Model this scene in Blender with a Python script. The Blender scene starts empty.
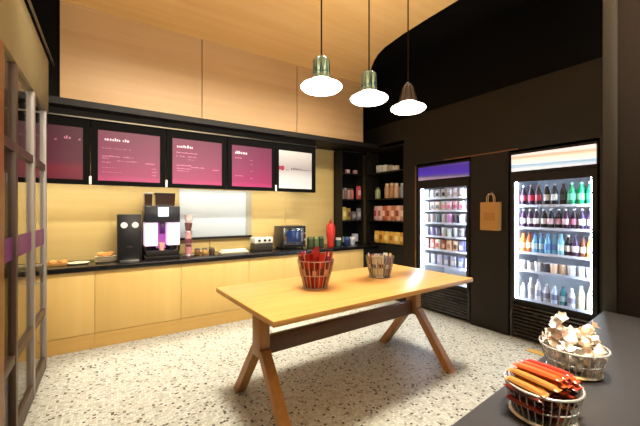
import bpy, bmesh, math, random
from mathutils import Vector, Matrix
R = random.Random(7)
S = bpy.context.scene
C = S.collection
PI = math.pi

# ------------------------------------------------------------------ materials
def lin(c):
    return tuple(((x / 255) / 12.92 if x / 255 <= .04045 else ((x / 255 + .055) / 1.055) ** 2.4) for x in c)

MATS = {}
def mat(name, rgb, rough=.5, metal=0.0, emit=0.0, spec=.5, emit_rgb=None, trans=0.0, coat=0.0):
    if name in MATS: return MATS[name]
    m = bpy.data.materials.new(name); m.use_nodes = True
    b = m.node_tree.nodes['Principled BSDF']
    c = lin(rgb)
    b.inputs['Base Color'].default_value = (*c, 1)
    b.inputs['Roughness'].default_value = rough
    b.inputs['Metallic'].default_value = metal
    b.inputs['Specular IOR Level'].default_value = spec
    b.inputs['Transmission Weight'].default_value = trans
    b.inputs['Coat Weight'].default_value = coat
    if emit:
        b.inputs['Emission Color'].default_value = (*(lin(emit_rgb) if emit_rgb else c), 1)
        b.inputs['Emission Strength'].default_value = emit
    # slight procedural variation so nothing is perfectly flat
    nt = m.node_tree
    tc = nt.nodes.new('ShaderNodeTexCoord'); nz = nt.nodes.new('ShaderNodeTexNoise')
    nz.inputs['Scale'].default_value = 9; nz.inputs['Detail'].default_value = 3
    nt.links.new(tc.outputs['Object'], nz.inputs['Vector'])
    mr = nt.nodes.new('ShaderNodeMapRange')
    mr.inputs['To Min'].default_value = max(0, rough - .06); mr.inputs['To Max'].default_value = min(1, rough + .06)
    nt.links.new(nz.outputs['Fac'], mr.inputs['Value']); nt.links.new(mr.outputs['Result'], b.inputs['Roughness'])
    MATS[name] = m
    return m

def wood(name, c1, c2, axis='X', scale=1.0, rough=.45, grain=14, spec=.35):
    m = bpy.data.materials.new(name); m.use_nodes = True
    nt = m.node_tree; b = nt.nodes['Principled BSDF']
    tc = nt.nodes.new('ShaderNodeTexCoord'); mp = nt.nodes.new('ShaderNodeMapping')
    s = {'X': (.6, grain, grain), 'Y': (grain, .6, grain), 'Z': (grain, grain, .6)}[axis]
    mp.inputs['Scale'].default_value = tuple(v * scale for v in s)
    nt.links.new(tc.outputs['Object'], mp.inputs['Vector'])
    n1 = nt.nodes.new('ShaderNodeTexNoise'); n1.inputs['Scale'].default_value = 1.0
    n1.inputs['Detail'].default_value = 6; n1.inputs['Roughness'].default_value = .6; n1.inputs['Distortion'].default_value = .4
    nt.links.new(mp.outputs['Vector'], n1.inputs['Vector'])
    n2 = nt.nodes.new('ShaderNodeTexNoise'); n2.inputs['Scale'].default_value = 1.3
    nt.links.new(tc.outputs['Object'], n2.inputs['Vector'])
    mx = nt.nodes.new('ShaderNodeMath'); mx.operation = 'MULTIPLY_ADD'
    mx.inputs[1].default_value = .75
    nt.links.new(n1.outputs['Fac'], mx.inputs[0])
    m2 = nt.nodes.new('ShaderNodeMath'); m2.operation = 'MULTIPLY'; m2.inputs[1].default_value = .25
    nt.links.new(n2.outputs['Fac'], m2.inputs[0]); nt.links.new(m2.outputs[0], mx.inputs[2])
    cr = nt.nodes.new('ShaderNodeValToRGB')
    cr.color_ramp.elements[0].position = .3; cr.color_ramp.elements[0].color = (*lin(c2), 1)
    cr.color_ramp.elements[1].position = .7; cr.color_ramp.elements[1].color = (*lin(c1), 1)
    nt.links.new(mx.outputs[0], cr.inputs['Fac']); nt.links.new(cr.outputs['Color'], b.inputs['Base Color'])
    b.inputs['Roughness'].default_value = rough; b.inputs['Specular IOR Level'].default_value = spec
    bp = nt.nodes.new('ShaderNodeBump'); bp.inputs['Strength'].default_value = .04
    nt.links.new(n1.outputs['Fac'], bp.inputs['Height']); nt.links.new(bp.outputs['Normal'], b.inputs['Normal'])
    return m

def mosaic():
    m = bpy.data.materials.new('mosaic_floor'); m.use_nodes = True
    nt = m.node_tree; b = nt.nodes['Principled BSDF']; L = nt.links.new
    tc = nt.nodes.new('ShaderNodeTexCoord')
    vs = nt.nodes.new('ShaderNodeVectorMath'); vs.operation = 'SCALE'; vs.inputs['Scale'].default_value = 1 / .019
    L(tc.outputs['Object'], vs.inputs[0])
    sx = nt.nodes.new('ShaderNodeSeparateXYZ'); L(vs.outputs[0], sx.inputs[0])
    cx = nt.nodes.new('ShaderNodeCombineXYZ'); L(sx.outputs['X'], cx.inputs['X']); L(sx.outputs['Y'], cx.inputs['Y'])
    vo = nt.nodes.new('ShaderNodeTexVoronoi'); vo.feature = 'F1'; vo.voronoi_dimensions = '2D'
    vo.inputs['Scale'].default_value = 1; vo.inputs['Randomness'].default_value = .35
    L(cx.outputs[0], vo.inputs['Vector'])
    ve = nt.nodes.new('ShaderNodeTexVoronoi'); ve.feature = 'DISTANCE_TO_EDGE'; ve.voronoi_dimensions = '2D'
    ve.inputs['Scale'].default_value = 1; ve.inputs['Randomness'].default_value = .35
    L(cx.outputs[0], ve.inputs['Vector'])
    wn = nt.nodes.new('ShaderNodeTexWhiteNoise'); wn.noise_dimensions = '3D'; L(vo.outputs['Color'], wn.inputs['Vector'])
    cr = nt.nodes.new('ShaderNodeValToRGB'); cr.color_ramp.interpolation = 'CONSTANT'
    els = [(0, (38, 34, 30)), (.045, (120, 115, 104)), (.10, (153, 151, 142)), (.3, (171, 171, 162)), (.55, (183, 183, 176)), (.8, (164, 162, 152))]
    e = cr.color_ramp.elements
    e[0].position = 0; e[0].color = (*lin(els[0][1]), 1); e[1].position = els[1][0]; e[1].color = (*lin(els[1][1]), 1)
    for p, c in els[2:]:
        k = e.new(p); k.color = (*lin(c), 1)
    L(wn.outputs['Value'], cr.inputs['Fac'])
    gt = nt.nodes.new('ShaderNodeMath'); gt.operation = 'LESS_THAN'; gt.inputs[1].default_value = .06
    L(ve.outputs['Distance'], gt.inputs[0])
    mx = nt.nodes.new('ShaderNodeMix'); mx.data_type = 'RGBA'
    L(gt.outputs[0], mx.inputs['Factor']); L(cr.outputs['Color'], mx.inputs[6]); mx.inputs[7].default_value = (*lin((150, 143, 128)), 1)
    L(mx.outputs[2], b.inputs['Base Color'])
    b.inputs['Roughness'].default_value = .45; b.inputs['Specular IOR Level'].default_value = .3
    return m

def thin_glass(name, refl=.06, tint=(255, 255, 255)):
    m = bpy.data.materials.new(name); m.use_nodes = True
    nt = m.node_tree; nt.nodes.clear()
    o = nt.nodes.new('ShaderNodeOutputMaterial'); t = nt.nodes.new('ShaderNodeBsdfTransparent'); g = nt.nodes.new('ShaderNodeBsdfGlossy')
    t.inputs['Color'].default_value = (*lin(tint), 1)
    g.inputs['Roughness'].default_value = .03
    mx = nt.nodes.new('ShaderNodeMixShader'); fr = nt.nodes.new('ShaderNodeLayerWeight'); fr.inputs['Blend'].default_value = .25
    ml = nt.nodes.new('ShaderNodeMath'); ml.operation = 'MULTIPLY_ADD'; ml.inputs[1].default_value = .35; ml.inputs[2].default_value = refl * .5
    nt.links.new(fr.outputs['Fresnel'], ml.inputs[0]); nt.links.new(ml.outputs[0], mx.inputs[0])
    nt.links.new(t.outputs[0], mx.inputs[1]); nt.links.new(g.outputs[0], mx.inputs[2]); nt.links.new(mx.outputs[0], o.inputs['Surface'])
    return m

def stripes(name, cols, axis='Z', emit=1.0, slant=0.0):
    """a lit printed panel: ramp of colours over generated coordinates"""
    m = bpy.data.materials.new(name); m.use_nodes = True
    nt = m.node_tree; b = nt.nodes['Principled BSDF']; L = nt.links.new
    tc = nt.nodes.new('ShaderNodeTexCoord'); sx = nt.nodes.new('ShaderNodeSeparateXYZ'); L(tc.outputs['Generated'], sx.inputs[0])
    ma = nt.nodes.new('ShaderNodeMath'); ma.operation = 'MULTIPLY_ADD'; ma.inputs[1].default_value = slant
    L(sx.outputs['Y'], ma.inputs[0]); L(sx.outputs[axis], ma.inputs[2])
    cr = nt.nodes.new('ShaderNodeValToRGB'); e = cr.color_ramp.elements
    e[0].position = cols[0][0]; e[0].color = (*lin(cols[0][1]), 1); e[1].position = cols[-1][0]; e[1].color = (*lin(cols[-1][1]), 1)
    for p, c in cols[1:-1]:
        k = e.new(p); k.color = (*lin(c), 1)
    L(ma.outputs[0], cr.inputs['Fac']); L(cr.outputs['Color'], b.inputs['Base Color'])
    L(cr.outputs['Color'], b.inputs['Emission Color']); b.inputs['Emission Strength'].default_value = emit
    b.inputs['Roughness'].default_value = .35
    return m

W_UP = wood('wood_upper_wall', (196, 159, 116), (181, 143, 98), 'X', .7)
W_CEIL = wood('wood_ceiling', (248, 208, 142), (238, 190, 120), 'X', .7)
W_CAB = wood('wood_cabinet', (230, 194, 122), (220, 182, 108), 'Z', .7, grain=8)
W_PLINTH = wood('wood_plinth', (214, 176, 104), (200, 158, 88), 'X', 1.0)
W_BACK = wood('wood_back_wall', (198, 172, 114), (186, 158, 98), 'X', .8)
W_TABLE = wood('wood_tabletop', (232, 182, 108), (215, 158, 88), 'X', 1.2, rough=.32)
W_LEG = wood('wood_leg', (190, 138, 80), (160, 110, 58), 'Z', 1.5, rough=.4)
W_SHADED = wood('wood_stretcher_shaded', (116, 78, 48), (90, 56, 34), 'X', 1.5, rough=.4)  # shade under the table put into a darker tone of the leg wood
W_JAMB = wood('wood_jamb', (150, 98, 44), (120, 74, 32), 'Z', 1.0)
M_FLOOR = mosaic()
BLACK = mat('black_paint', (26, 22, 20), .55, spec=.3)
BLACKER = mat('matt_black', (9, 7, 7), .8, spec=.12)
WALLK = mat('charcoal_wall', (29, 24, 19), .5, spec=.3)
PILLAR = mat('pillar_red_black', (20, 7, 7), .6)
PILTRIM = mat('pillar_grey', (48, 45, 43), .5)
STONE = mat('black_worktop', (20, 18, 20), .22)
GREYTOP = mat('grey_worktop', (56, 54, 56), .3)
CHROME = mat('chrome', (200, 200, 198), .18, 1.0)
STEEL = mat('steel', (170, 170, 168), .3, 1.0)
BRONZE = mat('bronze_trim', (150, 112, 78), .35, .8)
STILE = mat('pale_stile', (150, 142, 138), .4)
STILED = mat('dark_stile', (72, 54, 44), .45)
HEADER = mat('olive_header', (140, 126, 88), .5)
WHITE = mat('white_plastic', (235, 235, 235), .4)
LINER = mat('fridge_liner', (232, 240, 250), .5)
KRAFT = mat('kraft_paper', (184, 138, 76), .8)
GLASS = thin_glass('door_glass', .05)
FGLASS = thin_glass('fridge_glass', .03)
OPAL = mat('opal_shade', (255, 246, 230), .4, emit=15.0, emit_rgb=(255, 240, 218))
LED = mat('led_strip', (214, 231, 255), .4, emit=100.0)
LEDW = mat('led_warm', (255, 246, 222), .4, emit=76.0)
PURPLE = mat('purple_reflection', (128, 48, 130), .4)  # colour of a reflection in the glass partition
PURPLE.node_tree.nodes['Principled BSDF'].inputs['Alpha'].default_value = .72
RED = mat('red_gloss', (196, 30, 26), .35)

# ------------------------------------------------------------------ mesh helpers
class MB:
    def __init__(s): s.bm = bmesh.new()
    def box(s, x0, x1, y0, y1, z0, z1, bev=0, M=None, seg=2):
        b = bmesh.new(); bmesh.ops.create_cube(b, size=1)
        for v in b.verts:
            v.co = Vector(((v.co.x + .5) * (x1 - x0) + x0, (v.co.y + .5) * (y1 - y0) + y0, (v.co.z + .5) * (z1 - z0) + z0))
        if bev: bmesh.ops.bevel(b, geom=b.edges[:], offset=bev, segments=seg, affect='EDGES', profile=.5)
        s._add(b, M); return s
    def _add(s, b, M=None):
        if M is not None: b.transform(M)
        t = bpy.data.meshes.new('t'); b.to_mesh(t); b.free(); s.bm.from_mesh(t); bpy.data.meshes.remove(t)
    def lathe(s, prof, n=20, M=None, flute=0, nf=0):
        b = bmesh.new(); rings = []
        for r, z in prof:
            if r < 1e-6: rings.append([b.verts.new((0, 0, z))])
            else: rings.append([b.verts.new((r * (1 + flute * math.cos(nf * 2 * PI * k / n)) * math.cos(2 * PI * k / n), r * (1 + flute * math.cos(nf * 2 * PI * k / n)) * math.sin(2 * PI * k / n), z)) for k in range(n)])
        for a, c in zip(rings, rings[1:]):
            for k in range(n):
                q = [a[k % len(a)], a[(k + 1) % len(a)], c[(k + 1) % len(c)], c[k % len(c)]]
                u = []
                for v in q:
                    if v not in u: u.append(v)
                if len(u) > 2:
                    try: b.faces.new(u)
                    except ValueError: pass
        for rg in (rings[0], rings[-1]):
            if len(rg) > 2:
                try: b.faces.new(rg)
                except ValueError: pass
        bmesh.ops.recalc_face_normals(b, faces=b.faces[:])
        s._add(b, M); return s
    def tube(s, pts, r, n=8, closed=False, M=None):
        b = bmesh.new(); P = [Vector(p) for p in pts]; rings = []
        for i, p in enumerate(P):
            if closed: d = P[(i + 1) % len(P)] - P[i - 1]
            else: d = P[min(i + 1, len(P) - 1)] - P[max(i - 1, 0)]
            d.normalize(); up = Vector((0, 0, 1)) if abs(d.z) < .95 else Vector((1, 0, 0))
            a = d.cross(up).normalized(); c = d.cross(a)
            rings.append([b.verts.new(p + r * (a * math.cos(2 * PI * k / n) + c * math.sin(2 * PI * k / n))) for k in range(n)])
        pr = list(zip(rings, rings[1:])) + ([(rings[-1], rings[0])] if closed else [])
        for A, B in pr:
            for k in range(n): b.faces.new((A[k], A[(k + 1) % n], B[(k + 1) % n], B[k]))
        if not closed: b.faces.new(rings[0]); b.faces.new(rings[-1])
        bmesh.ops.recalc_face_normals(b, faces=b.faces[:])
        s._add(b, M); return s
    def ring(s, R_, z, r, n=28, m=8, M=None):
        return s.tube([(R_ * math.cos(2 * PI * k / n), R_ * math.sin(2 * PI * k / n), z) for k in range(n)], r, m, True, M)
    def prism(s, poly, z0, z1, M=None):
        b = bmesh.new()
        lo = [b.verts.new((x, y, z0)) for x, y in poly]; hi = [b.verts.new((x, y, z1)) for x, y in poly]
        n = len(poly); b.faces.new(lo); b.faces.new(hi)
        for k in range(n): b.faces.new((lo[k], lo[(k + 1) % n], hi[(k + 1) % n], hi[k]))
        bmesh.ops.recalc_face_normals(b, faces=b.faces[:])
        s._add(b, M); return s
    def hexa(s, bot, top):
        """bot/top: 4 points each, a tapered board"""
        b = bmesh.new(); lo = [b.verts.new(p) for p in bot]; hi = [b.verts.new(p) for p in top]
        b.faces.new(lo); b.faces.new(hi)
        for k in range(4): b.faces.new((lo[k], lo[(k + 1) % 4], hi[(k + 1) % 4], hi[k]))
        bmesh.ops.recalc_face_normals(b, faces=b.faces[:]); bmesh.ops.bevel(b, geom=b.edges[:], offset=.004, segments=2, affect='EDGES')
        s._add(b); return s
    def mesh(s, name, m):
        me = bpy.data.meshes.new(name); s.bm.to_mesh(me); s.bm.free()
        if m: me.materials.append(m)
        for p in me.polygons: p.use_smooth = True
        me.set_sharp_from_angle(angle=.6)
        return me
    def build(s, name, m, parent=None, loc=None, rz=0):
        o = bpy.data.objects.new(name, s.mesh(name, m)); C.objects.link(o)
        if parent: o.parent = parent
        if loc: o.location = loc
        if rz: o.rotation_euler = (0, 0, rz)
        return o

def B(*a, **k): return MB().box(*a, **k)
def T(x, y, z, rz=0): return Matrix.Translation((x, y, z)) @ Matrix.Rotation(rz, 4, 'Z')
def tag(o, label, cat, group=None):
    o['label'] = label; o['category'] = cat
    n = len(label.replace(',', ' ').split())
    if not 4 <= n <= 16: print('LABEL LENGTH', n, label)
    if group: o['group'] = group
    return o
def thing(name, loc, label, cat, group=None, rz=0):
    o = bpy.data.objects.new(name, None); C.objects.link(o); o.location = loc; o.rotation_euler = (0, 0, rz); o.empty_display_size = .05
    return tag(o, label, cat, group)
def struct(name, mb, m, parent=None, loc=None):
    o = mb.build(name, m, parent, loc)
    if not parent: o['kind'] = 'structure'
    return o
def inst(name, parts, loc, label, cat, group=None, rz=0, tilt=None):
    """a thing from shared part meshes: parts = [(part_name, mesh)]; a single mesh becomes the thing itself"""
    if len(parts) == 1:
        o = bpy.data.objects.new(name, parts[0][1]); C.objects.link(o); o.location = loc; o.rotation_euler = (0, 0, rz)
        tag(o, label, cat, group)
    else:
        o = thing(name, loc, label, cat, group, rz)
        for pn, me in parts:
            c = bpy.data.objects.new(pn, me); C.objects.link(c); c.parent = o
    if tilt: o.rotation_euler = (tilt[0], tilt[1], rz)
    return o
ORD = ['first', 'second', 'third', 'fourth', 'fifth', 'sixth', 'seventh', 'eighth', 'ninth', 'tenth', 'eleventh', 'twelfth', 'thirteenth', 'fourteenth',
       'fifteenth', 'sixteenth', 'seventeenth', 'eighteenth', 'nineteenth', 'twentieth', 'twenty-first', 'twenty-second', 'twenty-third', 'twenty-fourth']

# ------------------------------------------------------------------ the room
struct('floor', B(-2.6, 5.0, -1.2, 5.2, -.1, 0), M_FLOOR)
bw = MB()
for a, c in ((-2.4, -1.37), (-1.364, .016), (.022, 1.25), (1.256, 2.497), (2.503, 3.50)):
    bw.box(a, c, 4.95, 5.0, 0, 2.69)
bw.box(-2.6, 4.8, 5.0, 5.1, 0, 3.95)
struct('wall_back', bw, W_BACK)
uw = MB()
for a, c in ((-.43, .996), (1.006, 2.383), (2.393, 3.69)):
    uw.box(a, c, 4.33, 4.37, 2.69, 3.70)
struct('wall_upper', uw, W_UP)
struct('trim_1', B(-2.4, 4.4, 4.33, 4.95, 2.62, 2.69), BLACK)                      # dark soffit over the counter
struct('trim_2', B(-2.4, 2.84, 4.485, 4.50, 2.535, 2.55), STEEL)                   # thin metal line above the boards
struct('trim_3', B(-2.4, 2.84, 4.50, 4.95, 2.535, 2.62), BLACK)
struct('wall_void', B(-2.6, -.43, 4.38, 4.5, 2.69, 3.95), BLACKER)
poly = [(-.43, -1.2), (3.06, -1.2), (3.058, 2.45), (3.07, 2.85), (3.11, 3.2), (3.17, 3.4), (3.25, 3.56), (3.36, 3.74), (3.47, 3.9), (3.60, 4.12), (3.70, 4.37), (-.43, 4.37)]
struct('ceiling', MB().prism(poly, 3.70, 3.75), W_CEIL)
struct('ceiling_void', B(-2.6, 5.0, -1.2, 5.2, 3.95, 4.0), BLACKER)
wr = MB()
for y0, y1 in ((.2, 1.19), (2.06, 2.545), (3.455, 3.71)):
    wr.box(4.03, 4.75, y0, y1, 0, 2.22)
wr.box(4.03, 4.75, .2, 3.71, 2.22, 3.0); wr.box(4.03, 4.75, 3.71, 4.95, 2.66, 3.0); wr.box(4.75, 4.85, .2, 5.1, 0, 3.95)
struct('wall_right', wr, WALLK)
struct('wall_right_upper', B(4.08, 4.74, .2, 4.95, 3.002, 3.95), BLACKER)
struct('trim_4', B(4.018, 4.03, 1.95, 2.95, 2.222, 2.235), BRONZE)
struct('trim_5', B(4.014, 4.03, 3.452, 3.47, 0, 2.2), BRONZE)
struct('wall_left', B(-2.6, -2.4, -1.2, 5.0, 0, 3.95), W_BACK)
struct('wall_pillar', B(2.52, 2.9, .1, .66, 0, 3.95), PILLAR)
struct('trim_6', B(2.50, 2.9, .66, .725, 0, 3.95, bev=.004), PILTRIM)

# glass door / partition on the left
d = bpy.data.objects.new('door_1', None); C.objects.link(d); d.location = (-.5, 2.45, 0); d['kind'] = 'structure'
def dp(name, mb, m): return mb.build(name, m, d)
dp('jamb', B(-.10, 0, -.35, .08, 0, 2.45), W_JAMB)
dp('stile', B(-.056, 0, .36, .42, 0, 2.45, bev=.003), STILED)
dp('stile', B(-.047, 0, .955, 1.02, 0, 2.45, bev=.003), STILE)
dp('stile', B(-.044, 0, 1.545, 1.60, 0, 2.45, bev=.003), STILE)
for z in (1.88, .52):
    dp('rail', B(-.04, -.004, .08, 1.545, z, z + .06, bev=.003), STILED)
dp('rail', B(-.04, -.004, .08, 1.545, .0, .12, bev=.003), STILED)
dp('glass', B(-.026, -.02, .08, 1.545, .12, 2.45), GLASS)
dp('reflection_band', B(-.018, -.016, .08, 1.60, 1.19, 1.335), PURPLE)  # purple reflection laid on as a coloured strip across panes and stiles
hd = dp('handle', MB().tube([(.0, .99, .92), (.045, .99, .92), (.045, .99, 1.06), (0, .99, 1.06)], .012), STEEL)
struct('trim_7', B(-.56, -.5, 2.1, 4.15, 2.452, 2.98, bev=.004), HEADER)
struct('trim_8', B(-.485, -.47, 2.9, 4.3, 2.99, 3.0), STEEL)

# ------------------------------------------------------------------ counter run
xs = [-1.89, -1.01, -.13, .75, 1.63, 2.51, 3.39, 3.70]
nm = ['left of the glass partition, farthest from the room', 'just behind the glass partition', 'under the stack of white plates',
      'under the lit coffee machine', 'under the pale wall panel', 'under the blue-screened oven', 'at the dark shelf corner']
for k in range(7):
    a, c = xs[k], xs[k + 1]
    t = thing('base_cabinet', ((a + c) / 2, 4.33, 0), 'pale wood counter cabinet ' + nm[k], 'cabinet', 'wood cabinets under the black worktop')
    w = (c - a) / 2
    B(-w + .002, w - .002, .02, .60, .13, .845).build('body', W_CAB, t)
    B(-w + .002, w - .002, 0, .019, .165, .845, bev=.0015).build('door', W_CAB, t)
    B(-w + .001, w - .001, .004, .55, 0, .16).build('plinth', W_PLINTH, t)
tag(B(-1.9, 4.03, 4.30, 4.94, .847, .90, bev=.006).build('worktop', STONE), 'long black worktop running along the wood cabinets', 'worktop')
tag(B(3.703, 4.03, 4.34, 4.93, 0, .845).build('corner_panel', BLACK), 'black filler panel closing the counter at the dark shelf corner', 'panel')

# LED strip under the boards (lights the back wall)
s = thing('strip_light', (0.9, 4.60, 1.83), 'warm strip light hidden behind the bottom of the menu boards', 'light')
B(-2.3, 1.93, -.03, .03, .02, .05).build('housing', BLACK, s)
B(-2.28, 1.91, -.02, .02, .005, .02).build('diffuser', LEDW, s)

# pale panel on the back wall
t = thing('wall_panel', (1.35, 4.95, 1.09), 'large pale grey panel on the back wall beside the coffee machine', 'panel')
B(-.52, .45, -.03, -.001, .03, .72, bev=.004).build('sheet', mat('pale_sheet', (182, 190, 198), .35), t)
B(.452, .54, -.035, -.001, .03, .72).build('side_strip', mat('grey_strip', (150, 146, 134), .4), t)
B(-.52, .54, -.05, -.001, 0, .028).build('bottom_rail', BLACK, t)

# menu boards
def glyph_row(mb, x0, x1, z, h, dense=.75, y=0, bold=.55):
    x = x0
    while x < x1:
        w = h * R.uniform(.35, .75)
        if R.random() < dense:
            hh = h * R.choice([1, .65, .65, .7])
            mb.box(x, x + w * bold, y - .0012, y, z, z + hh)
            if R.random() < .6: mb.box(x, x + w, y - .0012, y, z + hh * .4, z + hh * .6)
        x += w * 1.25
def board(x0, x1, fx0, fx1, scr, label, texts, titlem, textm):
    cx = (x0 + x1) / 2
    t = thing('menu_board', (cx, 4.50, 1.80), label, 'menu board', 'menu boards over the counter')
    f = MB(); a, c = fx0 - cx + .003, fx1 - cx - .003; l, r = x0 - cx, x1 - cx
    f.box(a, l, 0, .06, 0, .73); f.box(r, c, 0, .06, 0, .73); f.box(l, r, 0, .06, 0, .05); f.box(l, r, 0, .06, .635, .73); f.box(l, r, .03, .06, .05, .635)
    f.build('frame', BLACKER, t)
    B(l, r, .008, .028, .052, .633).build('screen', scr, t)
    for pn, m, rows in texts:
        for (u0, u1, v, h, dn) in rows:
            mb = MB()
            glyph_row(mb, l + (r - l) * u0, l + (r - l) * u1, .05 + .583 * (1 - v), h, dn, .0075, .6)
            mb.build('title_line' if pn == 'title' else 'text_line', m, t)
    return t
pk = lambda n, e: stripes(n, [(0, (164, 50, 104)), (.12, (134, 40, 84)), (.5, (112, 40, 76)), (1, (94, 28, 62))], emit=e)
PK, PKD = pk('menu_pink', .3), stripes('menu_dark', [(0, (96, 20, 46)), (.2, (106, 18, 42)), (.35, (78, 22, 48)), (1, (66, 14, 38))], emit=.15)
TITLE = mat('menu_title', (255, 226, 240), .5, emit=.5); TXT = mat('menu_text', (206, 130, 168), .5, emit=.25)
body = [(.06, .5, .36, .012, .5), (.06, .55, .52, .016, .8), (.06, .16, .56, .014, 1), (.3, .62, .6, .014, .7), (.06, .2, .64, .012, .8), (.75, .9, .62, .016, 1),
        (.86, .93, .72, .012, 1), (.86, .93, .79, .012, 1), (.86, .93, .86, .012, 1), (.06, .3, .74, .008, .5), (.06, .36, .83, .008, .5)]
board(-1.65, -1.02, -1.735, -.955, PKD, 'dark magenta menu board seen through the glass partition', [('lettering', TXT, [(.3, .6, .25, .02, .6)])], TITLE, TXT)
board(-.87, -.244, -.952, -.178, PKD, 'dark unlit-looking magenta menu board, leftmost one right of the glass partition', [('lettering', TXT, [(.7, .8, .24, .035, .9), (.6, .64, .28, .02, .6), (.9, .95, .25, .02, .6)])], TITLE, TXT)
board(-.106, .535, -.175, .603, PK, 'magenta menu board with white text hanging above the black bean grinder', [('title', TITLE, [(.1, .33, .2, .036, 1), (.38, .48, .2, .034, 1)]), ('lettering', TXT, body)], TITLE, TXT)
board(.677, 1.306, .609, 1.374, PK, 'magenta menu board with white text above the pale wall panel', [('title', TITLE, [(.09, .4, .2, .036, 1)]), ('lettering', TXT, [(.08, .5, .32, .018, .8), (.08, .45, .4, .018, .7), (.3, .45, .46, .01, .7), (.08, .35, .6, .018, 1), (.36, .65, .63, .016, .9), (.8, .93, .66, .016, 1), (.08, .36, .67, .014, 1), (.08, .3, .72, .012, .8)])], TITLE, TXT)
board(1.445, 2.054, 1.38, 2.11, PK, 'magenta menu board hanging directly left of the white board', [('title', TITLE, [(.08, .34, .21, .04, 1)]), ('lettering', TXT, [(.08, .24, .32, .018, 1), (.45, .5, .35, .012, 1), (.45, .5, .45, .012, 1), (.08, .26, .75, .012, .9), (.45, .5, .62, .012, 1), (.45, .5, .8, .012, 1)])], TITLE, TXT)
WS = stripes('menu_white', [(0, (206, 206, 212)), (.3, (190, 190, 195)), (.55, (156, 148, 152)), (.8, (182, 178, 180)), (1, (204, 202, 202))], emit=.15)
t = board(2.17, 2.758, 2.116, 2.83, WS, 'white menu board with a dark logo line, rightmost of the row', [('lettering', mat('logo_dark', (70, 44, 54), .5), [(.2, .3, .52, .02, .9), (.36, .62, .5, .04, 1), (.66, .95, .5, .018, .8)])], TITLE, TXT)
MB().lathe([(0, 0), (.038, 0), (.038, .002), (0, .002)], 16, Matrix.Translation((-.235, .0078, .36)) @ Matrix.Rotation(PI / 2, 4, 'X')).box(-.29, -.265, .0060, .0078, .335, .39).build('logo', mat('logo_wine', (150, 34, 66), .5), t)
for k, (x, lb) in enumerate(((-.177, 'second'), (.606, 'third'), (2.113, 'fourth'))):
    tag(B(-.012, .012, -.02, 0, 0, .09, bev=.003).build('clip', mat('white_clip', (240, 240, 235), .4), loc=(x, 4.499, 1.80)),
        'small white clip at the bottom gap left of the ' + ('first bright magenta', 'second bright magenta', 'white')[k] + ' board', 'clip', 'clips between menu boards')

# ------------------------------------------------------------------ counter-top things (worktop z .90)
Z0 = .901
t = thing('coffee_grinder', (.205, 4.62, Z0), 'tall black bean grinder box left of the coffee machine', 'coffee grinder')
B(-.125, .125, -.12, .2, 0, .56, bev=.01).build('body', mat('grinder_black', (22, 22, 26), .35), t)
for x in (-.055, .06):
    MB().lathe([(0, 0), (.034, 0), (.036, .008), (.03, .014), (0, .014)], 18, Matrix.Translation((x, -.12, .43)) @ Matrix.Rotation(PI / 2, 4, 'X')).build('dial', WHITE, t)
B(-.03, .03, -.165, -.12, .14, .18, bev=.006).build('spout', BLACK, t)
B(-.10, .10, -.19, -.12, 0, .02, bev=.004).build('drip_tray', STEEL, t)

t = thing('coffee_machine', (.565, 4.60, Z0), 'coffee machine with pink-lit front and bean hoppers on the black worktop', 'coffee machine')
B(-.2, .2, .10, .34, .05, .60, bev=.008).build('body', mat('machine_black', (24, 24, 28), .35), t)
PINKL = mat('pink_lit_panel', (250, 218, 246), .35, emit=1.3)
B(-.2, -.055, -.10, .10, .165, .455, bev=.008).build('lit_side_panel', PINKL, t)
B(.055, .2, -.10, .10, .165, .455, bev=.008).build('lit_side_panel', PINKL, t)
B(-.055, .055, .05, .10, .12, .455).build('brew_bay', mat('brew_purple', (170, 90, 176), .4, emit=.5), t)
B(-.2, .2, -.12, .10, .456, .66, bev=.008).build('control_head', mat('machine_head', (34, 36, 46), .3), t)
B(-.055, .065, -.127, -.119, .53, .645, bev=.002).build('display', mat('machine_display', (220, 236, 246), .3, emit=.9), t)
B(-.03, .03, -.08, 0, .31, .455, bev=.006).build('spout', mat('spout_violet', (70, 20, 90), .3), t)
B(-.2, .2, -.14, .34, 0, .04, bev=.006).build('base', BLACK, t)
B(-.19, .19, -.135, .05, .041, .10, bev=.004).build('drip_tray', BLACK, t)
for x in (-.185, .1, .185): B(x - .012, x + .012, -.13, -.10, .10, .165).build('foot', BLACK, t)
HOP = mat('hopper_smoke', (58, 42, 36), .2, coat=.5)
for x, w in ((-.15, .05), (.0, .085), (.115, .05)):
    h = MB().hexa([(x - w * .8, .0, .66), (x + w * .8, .0, .66), (x + w * .8, .14, .66), (x - w * .8, .14, .66)],
                  [(x - w * .9, -.02, .81), (x + w * .9, -.02, .81), (x + w * .9, .16, .81), (x - w * .9, .16, .81)]).build('hopper', HOP, t)
    B(x - w * .9, x + w * .9, -.025, .165, .811, .83, bev=.004).build('lid', STEEL if x < 0 else BLACK, h)
# paper cup under the spout
CUPW = MB().lathe([(0, 0), (.028, 0), (.038, .095), (.041, .098), (.038, .1), (.036, .097), (.027, .006), (0, .006)], 20).mesh('cup', mat('peach_cup', (232, 176, 160), .5))
inst('paper_cup', [('cup', CUPW)], (.56, 4.56, Z0 + .101), 'peach paper cup standing under the spout of the coffee machine', 'cup')

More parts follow.
